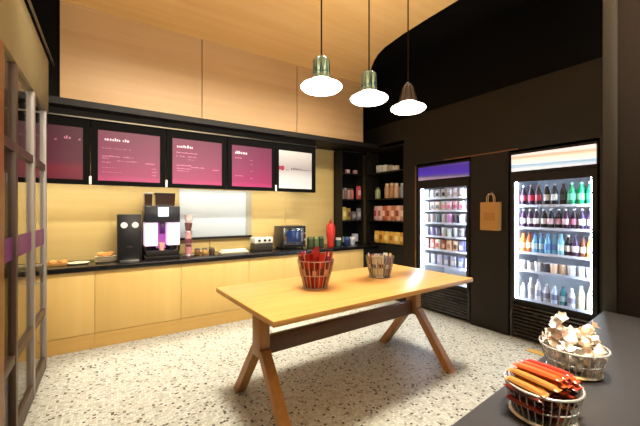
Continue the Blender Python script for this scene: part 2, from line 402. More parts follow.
# wire cup stand with stacked cups right of the machine
t = thing('cup_stand', (.90, 4.66, Z0), 'slim wire stand of cup stacks right of the coffee machine', 'stand')
MB().lathe([(0, 0), (.08, 0), (.085, .008), (.08, .014), (0, .014)], 20).build('base', STEEL, t)
MB().tube([(0, .07, .01), (0, .07, .56)], .006).build('pole', STEEL, t)
for z in (.16, .32, .48): MB().ring(.062, z, .004).build('ring', STEEL, t)
cupc = [(196, 130, 140), (120, 66, 70), (214, 168, 160), (96, 56, 50), (226, 190, 186)]
CUPS = [MB().lathe([(0, 0), (.036, 0), (.05, .098), (.054, .102), (.05, .105), (0, .105)], 16).mesh('cup', mat('cup_tone_%d' % k, c, .5)) for k, c in enumerate(cupc)]
for k in range(5):
    inst('stacked_cup', [('cup', CUPS[k % 5])], (.90, 4.66, Z0 + .0145 + k * .1065), 'small patterned cup in the wire stand, %s from the bottom' % ORD[k], 'cup', 'cups in the wire stand')

# left end: plates and food
PL = MB().lathe([(0, 0), (.07, 0), (.11, .012), (.112, .016), (.108, .017), (.068, .006), (0, .006)], 28).mesh('plate', mat('plate_white', (238, 226, 200), .3))
for k in range(4):
    inst('plate', [('plate', PL)], (-.03, 4.62, Z0 + k * .0175), 'white plate stacked left of the bean grinder, %s from the bottom' % ORD[k], 'plate', 'stacked plates by the grinder')
inst('plate', [('plate', PL)], (-.30, 4.60, Z0), 'single white plate lying near the glass partition', 'plate')
PASTRY = mat('pastry', (206, 148, 74), .7)
def lump(n=14, r=.04, h=.04, s=1.5):
    mb = MB(); mb.lathe([(0, 0), (r * .8, 0), (r, h * .35), (r * .85, h * .75), (r * .4, h), (0, h)], n)
    for v in mb.bm.verts: v.co.x *= s; v.co += Vector((R.uniform(-1, 1), R.uniform(-1, 1), R.uniform(0, .6))) * .003
    return mb.mesh('bun', PASTRY)
BUN = lump()
for k, (x, y) in enumerate(((-.03, 4.60), (.02, 4.66), (-.08, 4.66))):
    inst('bread_roll', [('bun', BUN)], (x, y, Z0 + 3 * .0175 + .0185), ['golden roll at the front of the plate stack', 'golden roll at the right back of the plate stack', 'golden roll at the left back of the plate stack'][k], 'bread roll', 'rolls on the stacked plates', rz=k)
t = thing('serving_tray', (-.52, 4.64, Z0), 'low wooden serving tray at the left end of the worktop', 'tray')
B(-.13, .13, -.1, .1, 0, .012, bev=.003).build('board', W_TABLE, t)
for y in (-.1, .1): B(-.13, .13, y - .006, y + .006, .012, .03, bev=.002).build('rim', W_LEG, t)
for k in range(3):
    inst('bread_roll', [('bun', BUN)], (-.60 + k * .085, 4.64, Z0 + .0125), 'golden roll on the low wooden tray, %s from the left' % ORD[k], 'bread roll', 'rolls on the wooden tray', rz=1.57)
# small pots and trays in front of the pale panel
POT = lambda n, c: [('jar', MB().lathe([(0, 0), (.035, 0), (.042, .02), (.04, .06), (.034, .07), (0, .07)], 18).mesh('jar', mat(n, c, .4))),
                    ('lid', MB().lathe([(0, .0705), (.036, .0705), (.036, .084), (.01, .09), (0, .09)], 18).mesh('lid', STEEL))]
for k, (x, c, lb) in enumerate(((1.02, (120, 84, 44), 'brown'), (1.12, (180, 140, 80), 'tan'), (1.215, (70, 50, 36), 'dark brown'))):
    inst('condiment_jar', POT('pot_%d' % k, c), (x, 4.68, Z0), lb + ' lidded jar beside the cup stand below the pale panel', 'jar', 'jars by the cup stand')
t = thing('napkin_tray', (1.52, 4.66, Z0), 'long white tray of napkins below the pale panel', 'tray')
B(-.20, .20, -.08, .08, 0, .02, bev=.004).build('tray', mat('tray_cream', (226, 214, 188), .5), t)
B(-.17, .17, -.06, .06, .02, .04, bev=.003).build('napkins', mat('napkin', (240, 236, 226), .8), t)
# toaster
t = thing('toaster', (1.97, 4.70, Z0), 'white-topped toaster with dark base between tray and oven', 'toaster')
B(-.145, .145, -.11, .11, 0, .11, bev=.01).build('base', mat('toaster_dark', (52, 44, 36), .4), t)
B(-.145, .145, -.11, .11, .11, .2, bev=.015).build('body', mat('toaster_white', (226, 222, 210), .3), t)
for x in (-.08, .01, .085): MB().lathe([(0, 0), (.02, 0), (.018, .014), (0, .014)], 14, Matrix.Translation((x, -.11, .155)) @ Matrix.Rotation(PI / 2, 4, 'X')).build('knob', BLACK, t)
for y in (-.045, .045): B(-.11, .11, y - .014, y + .014, .1985, .2015).build('slot', BLACKER, t)
# oven
t = thing('counter_oven', (2.47, 4.68, Z0), 'chrome-framed countertop oven with a blue dark screen', 'oven')
B(-.205, .205, -.13, .2, .02, .36, bev=.012).build('body', mat('oven_body', (60, 60, 64), .3, .6), t)
dd = B(-.195, .155, -.142, -.13, .06, .33, bev=.004).build('door', CHROME, t)
B(-.15, .10, -.147, -.1425, .10, .295, bev=.002).build('window', mat('oven_blue', (26, 48, 92), .12, emit=.06, coat=.5), dd)
MB().tube([(.128, -.142, .1), (.128, -.17, .11), (.128, -.17, .28), (.128, -.142, .29)], .007).build('handle', CHROME, dd)
for z in (.14, .24): MB().lathe([(0, 0), (.018, 0), (.016, .014), (0, .014)], 14, Matrix.Translation((.18, -.13, z)) @ Matrix.Rotation(PI / 2, 4, 'X')).build('knob', STEEL, t)
for x in (-.16, .16):
    for y in (-.09, .16): MB().lathe([(0, 0), (.016, 0), (.014, .02), (0, .02)], 10, T(x, y, 0)).build('foot', BLACK, t)
# green cartons, red bottle, cups near the corner
GC = lambda n, c, w, h: [('carton', MB().box(-w, w, -w, w, 0, h, bev=.004).mesh('carton', mat(n, c, .5))),
                         ('top', MB().hexa([(-w, -w, h), (w, -w, h), (w, w, h), (-w, w, h)], [(-w, -.006, h + w), (w, -.006, h + w), (w, .006, h + w), (-w, .006, h + w)]).mesh('top', mat(n + '_top', tuple(min(255, x + 30) for x in c), .5)))]
for k, (x, c) in enumerate(((2.82, (66, 78, 44)), (2.93, (92, 106, 58)), (3.03, (44, 60, 42)))):
    inst('drink_carton', GC('green_carton_%d' % k, c, .04, .13), (x, 4.66, Z0), ['olive carton right beside the countertop oven', 'light green carton between two darker green cartons', 'dark green carton left of the tall red bottle'][k], 'carton', 'green cartons by the oven')
t = thing('sauce_bottle', (3.17, 4.56, Z0), 'tall red squeeze bottle on the worktop above the red basket', 'bottle')
MB().lathe([(0, 0), (.055, 0), (.06, .02), (.06, .12), (.075, .18), (.078, .32), (.06, .37), (.03, .39), (0, .39)], 20).build('body', mat('sauce_red', (206, 52, 44), .35), t)
MB().lathe([(0, .39), (.03, .39), (.026, .41), (.009, .46), (0, .46)], 16).build('nozzle', mat('nozzle_red', (170, 30, 26), .4), t)
for k, (x, c, c2, lb) in enumerate(((3.33, (74, 110, 108), (224, 226, 222), 'teal cup with white lid beside the tall red bottle'), (3.52, (40, 60, 120), (70, 100, 170), 'blue cup on the worktop in front of the dark shelves'), (3.64, (206, 210, 222), (240, 240, 244), 'white cup on the worktop nearest the shelf corner'))):
    inst('travel_cup', [('cup', MB().lathe([(0, 0), (.038, 0), (.05, .1), (0, .1)], 18).mesh('cup', mat('tc%d' % k, c, .4))),
                        ('lid', MB().lathe([(0, .1005), (.052, .1005), (.052, .112), (.045, .14), (0, .14)], 18).mesh('lid', mat('tl%d' % k, c2, .4)))], (x, 4.56, Z0), lb, 'cup')

# ------------------------------------------------------------------ dark display shelves in the corner
SZ = [.93, 1.33, 1.72, 2.19]
def shelves(name, loc, w, dpt, z0, rz, label):
    t = thing(name, loc, label, 'shelf unit', None, rz)
    B(-w / 2, w / 2, dpt - .015, dpt, z0, 2.6).build('back_panel', BLACKER, t)
    for x in (-w / 2, w / 2 - .018): B(x, x + .018, 0, dpt - .016, z0, 2.6).build('side_panel', BLACK, t)
    for z in SZ: B(-w / 2 + .019, w / 2 - .019, .01, dpt - .016, z - .02, z, bev=.002).build('shelf', BLACK, t)
    B(-w / 2 + .019, w / 2 - .019, 0, dpt - .016, 2.58, 2.6).build('top_panel', BLACK, t)
    return t
shelves('display_shelf', (3.762, 4.70, 0), .51, .24, .902, 0, 'black display shelves facing the room at the end of the worktop')
u = shelves('display_shelf', (4.034, 4.18, 0), .93, .32, 0, -PI / 2, 'black display shelves on the right wall beside the purple-topped fridge')
B(-.445, .445, 0, .02, 0, .9).build('lower_panel', BLACK, u)

def jar_parts(n, c, cl, r=.04, h=.16):
    return [('jar', MB().lathe([(0, 0), (r * .9, 0), (r, .01), (r, h * .72), (r * .7, h * .84), (0, h * .84)], 16).mesh('jar', mat(n, c, .3))),
            ('lid', MB().lathe([(0, h * .842), (r * .72, h * .842), (r * .72, h), (0, h)], 16).mesh('lid', mat(n + '_lid', cl, .4)))]
def bag_mesh(n, c, w=.05, h=.2, d=.028):
    mb = MB()
    b = bmesh.new(); rows = [(0, .8, .55), (.1, 1, 1), (.5, 1.0, 1.1), (.85, 1, .5), (1, .97, .06)]
    rings = []
    for f, sx, sy in rows:
        rings.append([b.verts.new((w * sx * x + R.uniform(-1, 1) * .002, d * sy * y, h * f)) for x, y in ((-1, -.5), (-.5, -1), (.5, -1), (1, -.5), (1, .5), (.5, 1), (-.5, 1), (-1, .5))])
    for a, c_ in zip(rings, rings[1:]):
        for k in range(8): b.faces.new((a[k], a[(k + 1) % 8], c_[(k + 1) % 8], c_[k]))
    b.faces.new(rings[0]); b.faces.new(rings[-1]); bmesh.ops.recalc_face_normals(b, faces=b.faces[:])
    mb._add(b); return mb.mesh('pack', mat(n, c, .45))
def bag_parts(n, c, cl, w=.05, h=.2, d=.028):
    return [('pack', bag_mesh(n, c, w, h, d)), ('label', MB().box(-w * .62, w * .62, -d * 1.16, -d * 1.1, h * .3, h * .68).mesh('label', mat(n + '_lbl', cl, .5)))]
# left unit
def rowL(z, items, y=4.76):
    for nm_, parts, x, lb, cat in items:
        inst(nm_, parts, (3.562 + (x - 3.46) * .87, y, z + .001), lb, cat, 'goods on the dark corner shelves')
PKG = lambda i, c, cl, **k: bag_parts('pack_l%d' % i, c, cl, **k)
rowL(2.19, [('treat_box', [('box', MB().box(-.035, .035, -.03, .03, 0, .07, bev=.004).mesh('box', mat('tb%d' % i, c, .5)))], x, lb, 'box') for i, (x, c, lb) in enumerate((
    (3.60, (190, 150, 150), 'small pale pink box alone at left on the topmost dark shelf'), (3.80, (176, 130, 132), 'small dusky pink box at right on the topmost dark shelf')))])
rowL(1.72, [('jar', jar_parts('jl%d' % i, c, cl, .036, .2), 3.46 + .085 * i, 'slim %s jar, %s from left on the upper jar shelf' % (n, ORD[i]), 'jar') for i, (c, cl, n) in enumerate((
    ((136, 112, 110), (80, 60, 60), 'mauve'), ((110, 86, 84), (150, 130, 124), 'brown'), ((150, 128, 116), (70, 50, 50), 'tan'), ((174, 96, 90), (90, 50, 50), 'rusty')))])
rowL(1.72, [('snack_bag', PKG(1, (186, 74, 84), (226, 170, 170), w=.05, h=.25), 3.90, 'red and pink snack bag right of the slim jars', 'snack bag')])
rowL(1.33, [('snack_bag', PKG(i + 2, c, cl, w=.05, h=h), x, lb, 'snack bag') for i, (x, c, cl, h, lb) in enumerate((
    (3.50, (176, 160, 84), (216, 206, 130), .24, 'yellow-green snack bag on the middle dark shelf'), (3.62, (150, 120, 50), (90, 60, 40), .22, 'mustard snack bag right of the yellow-green one'),
    (3.76, (96, 88, 86), (150, 140, 140), .16, 'short grey snack bag on the middle dark shelf'), (3.90, (120, 116, 126), (176, 170, 180), .22, 'tall silver-grey snack bag on the middle dark shelf')))])
rowL(.93, [('snack_box', [('box', MB().box(-.05, .05, -.035, .035, 0, h, bev=.004).mesh('box', mat('sb%d' % i, c, .5)))], x, lb, 'box') for i, (x, c, h, lb) in enumerate((
    (3.46, (150, 170, 170), .10, 'grey-green box at the left of the lowest dark shelf'), (3.84, (196, 200, 214), .14, 'pale silver box at the right of the lowest dark shelf'), (3.66, (50, 62, 110), .07, 'low navy box in the middle of the lowest dark shelf')))], y=4.80)
# right unit: faces -X, so rz=-90deg ; y runs 4.6 (left) .. 3.75 (right)
def rowR(z, items, x=4.10):
    for nm_, parts, y, lb, cat in items:
        inst(nm_, parts, (x, y, z + .001), lb, cat, 'goods on the right-hand dark shelves', rz=-PI / 2)
rowR(2.19, [('treat_box', [('box', MB().box(-.055, .055, -.03, .03, 0, h, bev=.004).mesh('box', mat('tr%d' % i, c, .5)))], y, 'pale box on the topmost right-wall shelf, %s from left' % ORD[i], 'box') for i, (y, c, h) in enumerate((
    (4.36, (206, 204, 198), .13), (4.22, (226, 224, 216), .12), (4.09, (170, 160, 148), .10), (3.96, (196, 186, 172), .08)))])
rowR(1.72, [('jar', jar_parts('jr%d' % i, c, cl, .05, h), y, lb, 'jar') for i, (y, c, cl, h, lb) in enumerate((
    (4.40, (150, 160, 124), (110, 116, 90), .20, 'pale green jar alone at left on the right-wall shelf'), (4.16, (176, 138, 104), (206, 180, 150), .26, 'first tan jar in the cluster on the right-wall shelf'),
    (4.05, (160, 116, 84), (196, 170, 140), .26, 'second tan jar in the cluster on the right-wall shelf'), (3.94, (186, 150, 120), (214, 190, 160), .25, 'third tan jar in the cluster on the right-wall shelf'), (3.80, (140, 146, 156), (176, 180, 190), .24, 'blue-grey jar at right end of the right-wall jar shelf')))])
tones = [((214, 166, 168), (150, 60, 80)), ((226, 190, 186), (170, 84, 96)), ((186, 92, 64), (236, 200, 170)), ((222, 160, 130), (150, 60, 50)), ((200, 120, 90), (240, 214, 190)), ((226, 180, 168), (140, 64, 60)), ((206, 150, 140), (240, 220, 210))]
rowR(1.33, [('snack_bag', bag_parts('pkr%d' % i, c, cl, .05, .26), 4.44 - .108 * i, 'pink and orange snack bag, %s from left in the packed right-wall row' % ORD[i], 'snack bag') for i, (c, cl) in enumerate(tones)])
rowR(.93, [('crisp_packet', bag_parts('pky%d' % i, c, cl, .058, .21), 4.42 - .125 * i, 'yellow crisp packet, %s from left on the lowest right-wall shelf' % ORD[i], 'crisp packet') for i, (c, cl) in enumerate((
    ((226, 178, 70), (246, 220, 150)), ((214, 160, 56), (150, 90, 40)), ((230, 186, 84), (240, 214, 140)), ((220, 168, 70), (170, 110, 50)), ((232, 190, 96), (246, 226, 170)), ((206, 150, 60), (240, 200, 120))))])

# ------------------------------------------------------------------ fridges
HEAD1 = stripes('header_purple', [(0, (150, 130, 170)), (.12, (90, 84, 150)), (.3, (76, 50, 190)), (.75, (72, 46, 170)), (1, (92, 74, 168))], emit=.75, slant=-.18)
HEAD2 = stripes('header_white', [(0, (240, 244, 252)), (.22, (150, 196, 232)), (.32, (250, 250, 250)), (.55, (252, 244, 226)), (.72, (228, 178, 150)), (.8, (252, 238, 236)), (1, (255, 240, 244))], emit=1.25, slant=-.12)
def fridge(cy, w, label, head, zs, ht):
    t = thing('drinks_fridge', (4.03, cy, 0), label, 'fridge')
    h = w / 2; g = MB()
    g.box(.03, .68, -h, -h + .035, .02, 2.18); g.box(.03, .68, h - .035, h, .02, 2.18); g.box(.64, .68, -h + .036, h - .036, .02, 2.18)
    g.box(.03, .639, -h + .036, h - .036, 1.90, 2.18); g.box(.03, .639, -h + .036, h - .036, .02, .44)
    g.build('cabinet', BLACK, t)
    g = MB(); i = h - .04
    g.box(.60, .638, -i, i, .442, 1.898); g.box(.06, .599, -i, -i + .008, .442, 1.898); g.box(.06, .599, i - .008, i, .442, 1.898)
    g.box(.06, .599, -i + .009, i - .009, .442, .45); g.box(.06, .599, -i + .009, i - .009, 1.89, 1.898)
    g.build('liner', LINER, t)
    gw = h - .045
    g = MB(); g.box(0, .026, -h, -gw, .43, 1.93, bev=.003); g.box(0, .026, gw, h, .43, 1.93, bev=.003); g.box(0, .026, -gw, gw, .43, .465); g.box(0, .026, -gw, gw, 1.84, 1.93)
    dr = g.build('door', BLACK, t)
    B(.010, .016, -gw, gw, .465, 1.84).build('glass', FGLASS, dr)
    MB().tube([(0, -h + .022, .95), (-.03, -h + .022, .96), (-.03, -h + .022, 1.3), (0, -h + .022, 1.31)], .008).build('handle', BLACK, dr)
    B(0, .028, -h, h, 1.935, 1.965).build('header_sill', BLACK, t)
    B(.004, .028, -h + .012, h - .012, 1.967, 2.165, bev=.003).build('header_sign', head, t)
    B(0, .03, -h, h, 2.167, 2.19).build('top_cap', BLACK, t)
    g = MB()
    for k in range(9):
        z = .045 + k * .041
        g.box(.0, .024, -h + .03, h - .03, z, z + .018, M=Matrix.Translation((.012, 0, z)) @ Matrix.Rotation(.5, 4, 'Y') @ Matrix.Translation((-.012, 0, -z)))
    g.box(0, .026, -h, -h + .028, .02, .425); g.box(0, .026, h - .028, h, .02, .425)
    g.build('grille', mat('grille_grey', (40, 38, 37), .28), t)
    for k, z in enumerate(zs):
        sh = B(.085, .56, -i + .012, i - .012, z - .016, z - .004).build('shelf', WHITE, t)
        B(.078, .084, -i + .012, i - .012, z - .024, z + .004).build('price_rail', mat('price_rail', (214, 224, 240), .4), sh)
    for s_ in (-1, 1):
        B(.032, .055, s_ * (i - .012) - .008, s_ * (i - .012) + .008, .47, 1.86).build('light_strip', LED, t)
    return t
F1C, F2C = 3.0, 1.625
Z1 = [1.70, 1.515, 1.33, 1.13, .93, .70, .47]
Z2 = [1.57, 1.31, 1.02, .81, .475]
fridge(F1C, .87, 'black glass-door drinks fridge with purple lit header left of the paper bag', HEAD1, Z1, 2.19)
fridge(F2C, .83, 'black glass-door drinks fridge with white lit header right of the paper bag', HEAD2, Z2, 2.19)

PC = {}
def bottle(c, cap, lab, h=.235, r=.032, fat=False):
    k = (c, cap, lab, h, r)
    if k not in PC:
        n = 'drink_%d' % len(PC)
        b_ = MB().lathe([(0, 0), (r * .9, 0), (r, .008), (r, h * .58), (r * .9, h * .66), (r * .42, h * .86), (r * .4, h * .92), (0, h * .92)], 16).mesh('body', mat(n, c, .25))
        c_ = MB().lathe([(0, h * .921), (r * .46, h * .921), (r * .46, h), (0, h)], 12).mesh('cap', mat(n + '_cap', cap, .4))
        l_ = MB().lathe([(r * 1.012, h * .22), (r * 1.02, h * .23), (r * 1.02, h * .5), (r * 1.012, h * .51)], 16).mesh('label', mat(n + '_label', lab, .5))
        PC[k] = [('body', b_), ('cap', c_), ('label', l_)]
    return PC[k]
def cup(c, lidc, h=.11, r=.04):
    k = ('cup', c, lidc, h, r)
    if k not in PC:
        n = 'tub_%d' % len(PC)
        PC[k] = [('tub', MB().lathe([(0, 0), (r * .8, 0), (r, h * .9), (0, h * .9)], 16).mesh('tub', mat(n, c, .4))),
                 ('lid', MB().lathe([(0, h * .901), (r * 1.06, h * .901), (r * 1.06, h * .97), (r * .9, h), (0, h)], 16).mesh('lid', mat(n + '_lid', lidc, .4)))]
    return PC[k]
def pack(c, lab, w=.036, h=.14, d=.025):
    k = ('pack', c, lab, w, h)
    if k not in PC:
        n = 'carton_%d' % len(PC)
        PC[k] = [('carton', MB().box(-w, w, -d, d, 0, h, bev=.004).mesh('carton', mat(n, c, .45))), ('label', MB().box(-w * .7, w * .7, -d - .0015, -d - .0002, h * .2, h * .6).mesh('label', mat(n + '_label', lab, .5)))]
    return PC[k]
SH = ['top', 'second', 'third', 'fourth', 'fifth', 'sixth', 'bottom']
def stock(cy, w, z, items, row, fr, x=4.155):
    n = len(items); i = w / 2 - .093
    for k, (nm_, parts, desc, cat) in enumerate(items):
        y = cy + i - 2 * i * k / (n - 1)
        inst(nm_, parts, (x + .01 * (k % 2), y, z - .0035), '%s, %s from left on the %s shelf of the %s fridge' % (desc, ORD[k], row, fr), cat, '%s shelf of the %s fridge' % (row, fr), rz=-PI / 2)
DK, WH, GR = (40, 26, 48), (240, 240, 244), (20, 140, 90)
f2 = 'white-topped'
bt = lambda c, cap, lab, d, **k: ('drink_bottle', bottle(c, cap, lab, **k), d, 'bottle')
stock(F2C, .83, Z2[0], [bt(DK, WH, (214, 90, 110), 'dark bottle with pink label'), bt(DK, (150, 110, 110), (206, 60, 84), 'dark bottle with red label'), bt((60, 34, 44), (120, 90, 90), (196, 70, 90), 'dark bottle with crimson label'),
    bt((30, 30, 40), WH, WH, 'black bottle with white label'), bt((30, 34, 40), WH, (226, 232, 230), 'black bottle with pale label'), bt((36, 36, 44), (60, 60, 80), (70, 80, 80), 'black bottle with grey label'),
    bt(GR, (160, 220, 190), (110, 220, 170), 'green bottle with mint label', r=.038), bt((16, 150, 96), (150, 220, 190), (130, 230, 180), 'green bottle with light label', r=.038), bt((20, 130, 84), WH, (60, 200, 140), 'green bottle with green label', r=.038)], 'top', f2)
stock(F2C, .83, Z2[1], [bt(c, WH, l, 'dark %s bottle' % n, h=.215) for c, l, n in (((70, 30, 66), WH, 'plum'), ((64, 28, 58), (236, 226, 236), 'plum'), ((54, 26, 50), WH, 'purple'), ((34, 34, 50), WH, 'navy'), ((30, 30, 46), (226, 196, 210), 'navy'),
    ((44, 30, 50), (220, 170, 190), 'violet'), ((60, 28, 60), (230, 200, 214), 'plum'), ((40, 24, 46), (200, 130, 150), 'violet'), ((50, 28, 60), WH, 'purple'), ((74, 50, 90), (220, 220, 230), 'violet'))], 'second', f2)
stock(F2C, .83, Z2[2], [bt((232, 140, 50), (206, 100, 40), (246, 214, 170), 'orange juice bottle', h=.22, r=.036), bt((206, 96, 40), (110, 50, 40), (250, 226, 190), 'deep orange juice bottle', h=.23, r=.036)] +
    [bt((110, 176, 226), (70, 110, 190), (190, 226, 244), 'blue water bottle', h=.22)] * 2 + [bt((128, 190, 230), (90, 160, 214), (90, 140, 210), 'sky-blue water bottle', h=.22)] * 2 + [bt((140, 206, 230), (120, 200, 220), (206, 236, 246), 'pale blue water bottle', h=.23)] +
    [bt((40, 34, 44), WH, WH, 'black and white bottle', h=.22), bt((60, 40, 70), (60, 50, 90), (230, 220, 224), 'dark purple and white bottle', h=.22), bt((110, 60, 40), (40, 30, 40), (226, 206, 196), 'brown bottle', h=.21), bt((236, 170, 70), (246, 214, 170), (250, 230, 170), 'amber juice bottle', h=.22)], 'third', f2)
ct = lambda c, l, d, **k: ('food_tub', cup(c, l, **k), d, 'tub')
stock(F2C, .83, Z2[3], [ct(WH, (226, 230, 240), 'white tub'), ct((236, 238, 244), (90, 90, 110), 'white tub with dark lid'), ct((230, 234, 244), WH, 'white tub'), ct((80, 80, 96), WH, 'grey tub with white lid'), ct((240, 206, 170), WH, 'peach tub'),
    ct((244, 220, 190), (236, 230, 226), 'cream tub'), ct((220, 226, 236), (240, 244, 250), 'pale tub'), ct((206, 216, 226), WH, 'pale grey tub'), ct(WH, (210, 224, 236), 'white tub')], 'fourth', f2)
stock(F2C, .83, Z2[4], [bt(WH, (236, 240, 250), (226, 234, 246), 'white milk bottle', h=.17), bt((236, 240, 248), WH, (200, 200, 214), 'white milk bottle', h=.25), bt(WH, (200, 206, 224), (176, 176, 200), 'white milk bottle', h=.24), bt((226, 226, 240), WH, (150, 150, 176), 'pale milk bottle', h=.2),
    bt((206, 220, 244), WH, (120, 130, 160), 'pale blue bottle', h=.2), bt((60, 130, 140), (40, 90, 110), (170, 210, 220), 'teal bottle', h=.2), bt((216, 222, 236), WH, (140, 140, 170), 'pale milk bottle', h=.2), bt((226, 230, 176), WH, (240, 240, 210), 'lime-cream bottle', h=.24), bt((236, 232, 190), (240, 240, 230), (250, 240, 220), 'cream bottle', h=.24)], 'bottom', f2)
f1 = 'purple-topped'
pt = lambda c, l, d, **k: ('drink_carton', pack(c, l, **k), d, 'carton')
stock(F1C, .87, Z1[0], [pt((236, 238, 244), l, 'white carton', h=.13) for l in ((226, 226, 236), (200, 206, 214), (60, 60, 70), (50, 46, 60), (180, 184, 190), (220, 200, 206), (226, 228, 236), (190, 200, 214))], 'top', f1)
stock(F1C, .87, Z1[1], [pt(c, l, d + ' carton', h=.13) for c, l, d in ((WH, (220, 220, 226), 'white'), ((236, 232, 226), (90, 90, 90), 'white and black'), ((240, 226, 214), (60, 60, 60), 'cream and black'), ((230, 226, 226), (214, 130, 150), 'white and pink'), ((240, 206, 220), (220, 110, 150), 'pink'), ((226, 190, 200), (190, 90, 130), 'rose'), ((236, 214, 226), (220, 120, 160), 'pale pink'), ((226, 226, 240), (200, 130, 150), 'lilac'))], 'second', f1)
stock(F1C, .87, Z1[2], [ct(c, l, d + ' tub', h=.13) for c, l, d in (((240, 226, 230), WH, 'blush'), ((236, 226, 230), (226, 200, 206), 'blush-lidded'), ((90, 110, 116), (150, 160, 170), 'grey'), ((206, 206, 214), (226, 226, 236), 'silver'), ((196, 130, 196), (236, 190, 230), 'violet'), ((70, 56, 80), (226, 226, 236), 'dark'), ((236, 236, 246), WH, 'white'), ((226, 226, 240), WH, 'white'))], 'third', f1)
stock(F1C, .87, Z1[3], [ct(c, l, d + ' tub', h=.13) for c, l, d in (((190, 190, 220), WH, 'lilac'), ((160, 150, 196), (120, 110, 160), 'purple'), ((110, 110, 140), (90, 100, 130), 'slate'), ((226, 236, 236), (206, 230, 226), 'mint'), ((200, 216, 214), (110, 90, 130), 'grey-green'), ((216, 230, 236), WH, 'ice'), ((130, 124, 134), (170, 164, 176), 'grey'), ((140, 136, 150), (226, 226, 240), 'grey-lidded'))], 'fourth', f1)
stock(F1C, .87, Z1[4], [pt(c, l, d + ' carton', h=.15) for c, l, d in (((150, 120, 120), (236, 220, 214), 'mauve'), ((206, 120, 100), (246, 226, 210), 'coral'), ((240, 220, 206), (206, 90, 70), 'cream and red'), ((150, 90, 76), (226, 170, 140), 'brown'), ((226, 190, 160), (180, 120, 90), 'tan'), ((236, 216, 190), (110, 80, 70), 'cream'), ((110, 110, 150), (206, 206, 230), 'slate blue'), ((150, 156, 206), (226, 230, 246), 'blue'))], 'fifth', f1)
stock(F1C, .87, Z1[5], [pt(c, l, d + ' carton', h=.15) for c, l, d in (((206, 214, 236), WH, 'pale blue'), ((176, 190, 226), WH, 'blue'), ((190, 200, 226), (226, 230, 246), 'soft blue'), ((150, 166, 210), (236, 240, 250), 'mid blue'), ((180, 196, 226), WH, 'blue'), ((120, 130, 190), (226, 230, 246), 'deep blue'), ((200, 210, 236), WH, 'pale blue'))], 'sixth', f1)

# ------------------------------------------------------------------ paper bag on the wall
t = thing('paper_bag', (4.028, 2.256, 1.26), 'brown kraft paper bag hanging on the dark wall between the fridges', 'bag')
mb = MB().hexa([(-.075, -.116, 0), (-.002, -.116, 0), (-.002, .116, 0), (-.075, .116, 0)], [(-.06, -.122, .35), (-.004, -.122, .35), (-.004, .122, .35), (-.06, .122, .35)])
mb.build('body', KRAFT, t)
B(-.0735, -.0695, -.07, .07, .12, .22).build('print', mat('kraft_print', (172, 122, 64), .8), t)
for x in (-.05, -.014):
    MB().tube([(x, -.045, .345), (x, -.04, .42), (x, -.02, .452), (x, .02, .452), (x, .04, .42), (x, .045, .345)], .005).build('handle', mat('paper_cord', (206, 170, 120), .8), t)
t = thing('wall_hook', (4.029, 2.256, 1.705), 'small steel hook on the dark wall holding the paper bag', 'hook')
MB().lathe([(0, 0), (.018, 0), (.016, .006), (0, .006)], 16, Matrix.Translation((0, 0, .02)) @ Matrix.Rotation(-PI / 2, 4, 'Y')).build('plate', CHROME, t)
MB().tube([(-.006, 0, .02), (-.03, 0, .0), (-.06, 0, -.004), (-.07, 0, .012)], .005).build('hook', CHROME, t)

# ------------------------------------------------------------------ table
t = thing('trestle_table', (1.838, 2.29, 0), 'long oak trestle table standing in the middle of the mosaic floor', 'table', rz=math.radians(2.5))
B(-1.065, 1.065, -.515, .515, .822, .86, bev=.004).build('tabletop', W_TABLE, t)
LX, RX = -.90, .83
for X_ in (LX, RX):
    B(X_ - .042, X_ + .042, -.062, .062, .44, .775, bev=.004).build('post', W_LEG, t)
    B(X_ - .04, X_ + .04, -.40, .40, .776, .821, bev=.004).build('cross_bearer', W_LEG, t)
    for s_ in (-1, 1):
        a, c = .038, .045
        MB().hexa([(X_ - a, s_ * .42 - c, 0), (X_ + a, s_ * .42 - c, 0), (X_ + a, s_ * .42 + c, 0), (X_ - a, s_ * .42 + c, 0)],
                  [(X_ - a, s_ * .0565, .38), (X_ + a, s_ * .0565, .38), (X_ + a, s_ * .0565 + s_ * .001, .50), (X_ - a, s_ * .0565 + s_ * .001, .50)]
                  if False else [(X_ - a, s_ * .045 - .04, .50), (X_ + a, s_ * .045 - .04, .50), (X_ + a, s_ * .045 + .04, .50), (X_ - a, s_ * .045 + .04, .50)]).build('leg', W_LEG, t)
B(LX + .043, RX - .043, -.022, .022, .44, .575, bev=.004).build('stretcher', W_SHADED, t)

# ------------------------------------------------------------------ wire baskets and sweets
BRIGHT = mat('bright_wire', (214, 214, 210), .25, .6)
def basket(name, loc, rb, rt, h, label, nw=22, m=CHROME, wr_=.003, base_m=None, foot=0):
    t = thing(name, loc, label, 'basket')
    mb = MB().ring(rt, h, .0036)
    mb.build('rim', m, t)
    cg = MB()
    for k in range(nw):
        a = 2 * PI * k / nw
        cg.tube([(rb * math.cos(a), rb * math.sin(a), .008), ((rb * .45 + rt * .55) * math.cos(a), (rb * .45 + rt * .55) * math.sin(a), h * .5), (rt * math.cos(a), rt * math.sin(a), h)], wr_, 6)
    cg.ring(rb + (rt - rb) * .55, h * .5, wr_)
    cg.build('cage', m, t)
    MB().lathe([(0, 0.002), (rb + .006, 0.002), (rb + .012, .006), (rb + .006, .012), (0, .012)], 28).build('base', base_m or m, t)
    return t
TZ = .8605
WOODW = mat('basket_steel', (196, 176, 168), .3, .7)
basket('wire_basket', (1.445, 2.30, TZ), .095, .15, .235, 'wire basket of red bars, nearer one on the oak table', 20, WOODW, .004)
basket('wire_basket', (2.225, 2.36, TZ), .095, .135, .20, 'wire basket of pale packets, farther one on the oak table', 20, STEEL, .004)
BAR = {}
